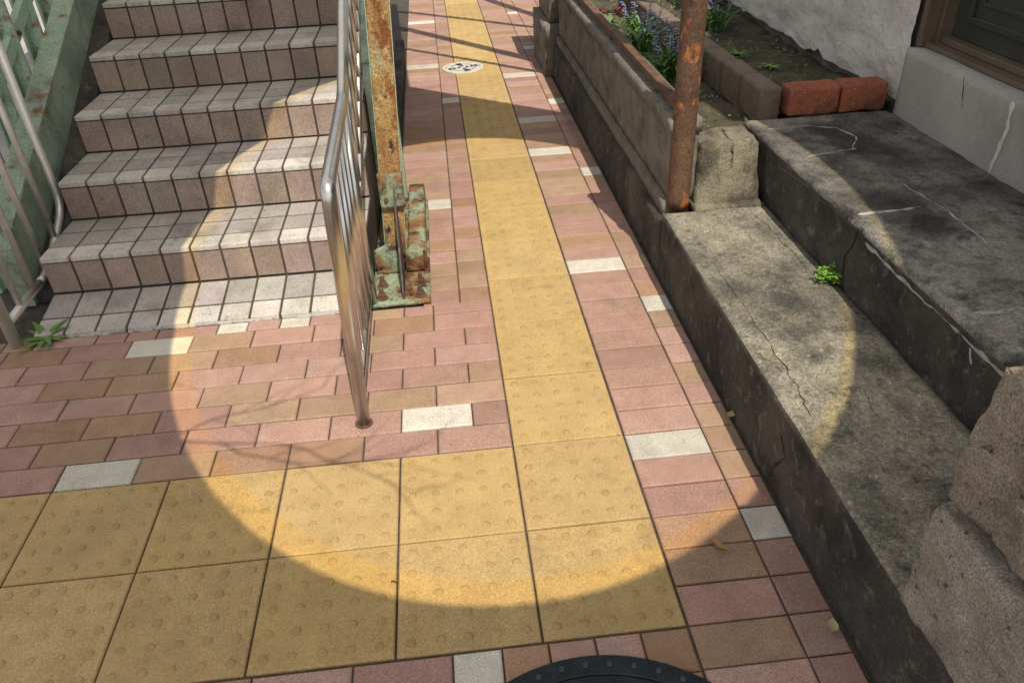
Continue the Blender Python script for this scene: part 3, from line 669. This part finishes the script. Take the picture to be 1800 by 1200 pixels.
for a in range(4):
    for r_ in (.03, .062, .094):
        Mx = Matrix.Translation((*C2, 0)) @ Matrix.Rotation(a*math.pi/2+.3, 4, 'Z')
        box(bm, r_-.009, r_+.009, -.010*(1+r_*10), .010*(1+r_*10), .0045, .0075, 0, 0, Mx)
disc(bm, C2, .078, .084, .0045, .0072, 48)
obj('pattern', bm, 'iron', cv)

# ------------------------------------------------------------------ added unseen mask overhead that shapes the sun into a round pool
LX, LY = -.15, .646
CZ = 2.6
g3 = [(-.001, -.185, 0), (-.298, -.09, 0), (-.574, .10, 0), (-.875, .434, 0), (-1.14, .98, 0), (-1.04, 1.476, .19), (-.84, 1.86, .337), (-.575, 2.05, .48), (.412, -.145, 0), (.602, -.03, 0), (.746, .10, .24), (.876, .30, .24), (.94, .45, .24), (.999, .788, .24), (.14, 2.75, 0)]
P = np.array([(x+LX*z, y+LY*z) for x, y, z in g3]); mu = P.mean(0); Q = P-mu
A = np.stack([Q[:, 0]**2, Q[:, 0]*Q[:, 1], Q[:, 1]**2, Q[:, 0], Q[:, 1]], 1)
ca, cb, cc, cdd, ce = np.linalg.lstsq(A, np.ones(len(Q)), rcond=None)[0]
hole = []
for k in range(96):
    th = 2*math.pi*k/96; c, s = math.cos(th), math.sin(th); q = ca*c*c+cb*c*s+cc*s*s; li = cdd*c+ce*s
    r_ = (-li+math.sqrt(li*li+4*q))/(2*q); hole.append((mu[0]+r_*c, mu[1]+r_*s))
hc = (sum(p[0] for p in hole)/96, sum(p[1] for p in hole)/96)
inner = [(hc[0]+(p[0]-hc[0])*.966+.024, hc[1]+(p[1]-hc[1])*.966+.024) for p in hole]
cp = thing('sun_mask', 'added unseen sheet with a round opening that shapes the sunlight', 'sun_mask', (.3, -1.8, CZ))  # added out of view, only for its effect on the sunlight
sh = lambda p, dz=0: (p[0]-LX*(CZ+dz), p[1]-LY*(CZ+dz), CZ+dz)
def sheet(name, loops, mat):
    bm = bmesh.new(); es = []
    for loop in loops:
        vs = [bm.verts.new(sh(p)) for p in loop]
        es += [bm.edges.new((vs[i], vs[(i+1) % len(vs)])) for i in range(len(vs))]
    bmesh.ops.triangle_fill(bm, use_beauty=True, use_dissolve=False, edges=es)
    return obj(name, bm, mat, cp)
def film(name, f, tcol, dcol):
    m = bpy.data.materials.new(name); m.use_nodes = True; nt = m.node_tree; nt.nodes.clear()
    out = nt.nodes.new('ShaderNodeOutputMaterial'); mxs = nt.nodes.new('ShaderNodeMixShader'); tr = nt.nodes.new('ShaderNodeBsdfTransparent'); tl = nt.nodes.new('ShaderNodeBsdfTranslucent')
    tl.inputs['Color'].default_value = (*dcol, 1); tr.inputs['Color'].default_value = (*tcol, 1); mxs.inputs[0].default_value = f
    nt.links.new(tr.outputs[0], mxs.inputs[1]); nt.links.new(tl.outputs[0], mxs.inputs[2]); nt.links.new(mxs.outputs[0], out.inputs[0])
    return m
MT['mask_sheet'] = film('mask_cloth', .94, (1, 1, 1), (.42, .415, .41))  # dims the sun around the pool; part of the added mask
MT['clear'] = film('mask_clear_film', .0, (.88, .88, .88), (.5, .5, .5))
MT['amber'] = film('mask_amber_film', .0, (1.0, .89, .60), (.5, .5, .5))
sheet('mask_sheet', [[(-3.4, -2), (2.6, -2), (2.6, 2.96), (.62, 2.98), (-.30, 3.75), (-.44, 6.5), (-3.4, 6.6)], hole], 'mask_sheet')
sheet('mask_opening', [inner], 'clear')  # added film, sets the sun strength inside the pool
sheet('mask_rim', [hole, inner], 'amber')  # added tint that gives the light pool its warm rim
for p in ((-3.4, -2), (2.6, -2), (-3.4, 6.6)):
    q = sh(p); bm = bmesh.new(); tube(bm, [(q[0], q[1], 0), (q[0], q[1], CZ)], .04, 12); obj('pole', bm, 'white', cp)  # added supports of the sun mask, out of view
for a, b, r_ in (((-.6, 5.75), (1.2, 3.3), .045), ((-.6, 5.0), (1.3, 3.15), .022), ((-.6, 6.3), (1.3, 4.6), .03), ((-.45, 8.4), (.9, 5.2), .045)):
    bm = bmesh.new(); tube(bm, [sh(a, .08), sh(b, .08)], r_, 10); obj('shadow_rod', bm, 'white', cp)  # added rods, unseen, cast diagonal shadows on the far path
br = thing('shadow_branch', 'added unseen twigs that cast thin shadows over the footpath', 'shadow_branch', sh((-1.7, .55), -.2))  # added overhead for its twiggy shadows, out of view
bm = bmesh.new()
def twig(a, ang, L, r_, lev):
    p = [Vector(sh(a, -.2))]; x, y = a
    for i in range(6):
        ang += random.uniform(-.28, .28); x += math.cos(ang)*L/6; y += math.sin(ang)*L/6
        p.append(Vector(sh((x, y), -.2))+Vector((0, 0, random.uniform(-.01, .01))))
        if lev < 2 and i > 0: twig((x, y), ang+random.choice((-1, 1))*random.uniform(.4, .9), L*random.uniform(.3, .5), r_*.55, lev+1)
    tube(bm, p, [r_*(1-.6*i/6) for i in range(7)], 6)
twig((-1.7, .60), .12, 1.1, .008, 0)
obj('shadow_limb', bm, 'twig', br)

# ------------------------------------------------------------------ light
w = bpy.data.worlds.new('World'); S.world = w; w.use_nodes = True
nt = w.node_tree; bg = nt.nodes['Background']
sky = nt.nodes.new('ShaderNodeTexSky'); sky.sky_type = 'NISHITA'; sky.sun_disc = False
el = math.atan2(1, math.hypot(LX, LY)); sky.sun_elevation = el; sky.sun_rotation = math.atan2(-LX, -LY)
hsv = nt.nodes.new('ShaderNodeHueSaturation'); hsv.inputs['Saturation'].default_value = .30
nt.links.new(sky.outputs[0], hsv.inputs['Color']); nt.links.new(hsv.outputs[0], bg.inputs['Color']); bg.inputs['Strength'].default_value = .135
ld = bpy.data.lights.new('sun', 'SUN'); ld.energy = 5.0; ld.angle = R(.35); ld.color = (1, .91, .77)
lo = bpy.data.objects.new('sun', ld); COL.objects.link(lo)
lo.rotation_euler = Vector((LX, LY, -1)).to_track_quat('-Z', 'Y').to_euler(); lo.location = (2, -4, 6)
S.view_settings.view_transform = 'Standard'; S.view_settings.look = 'None'; S.view_settings.exposure = 0
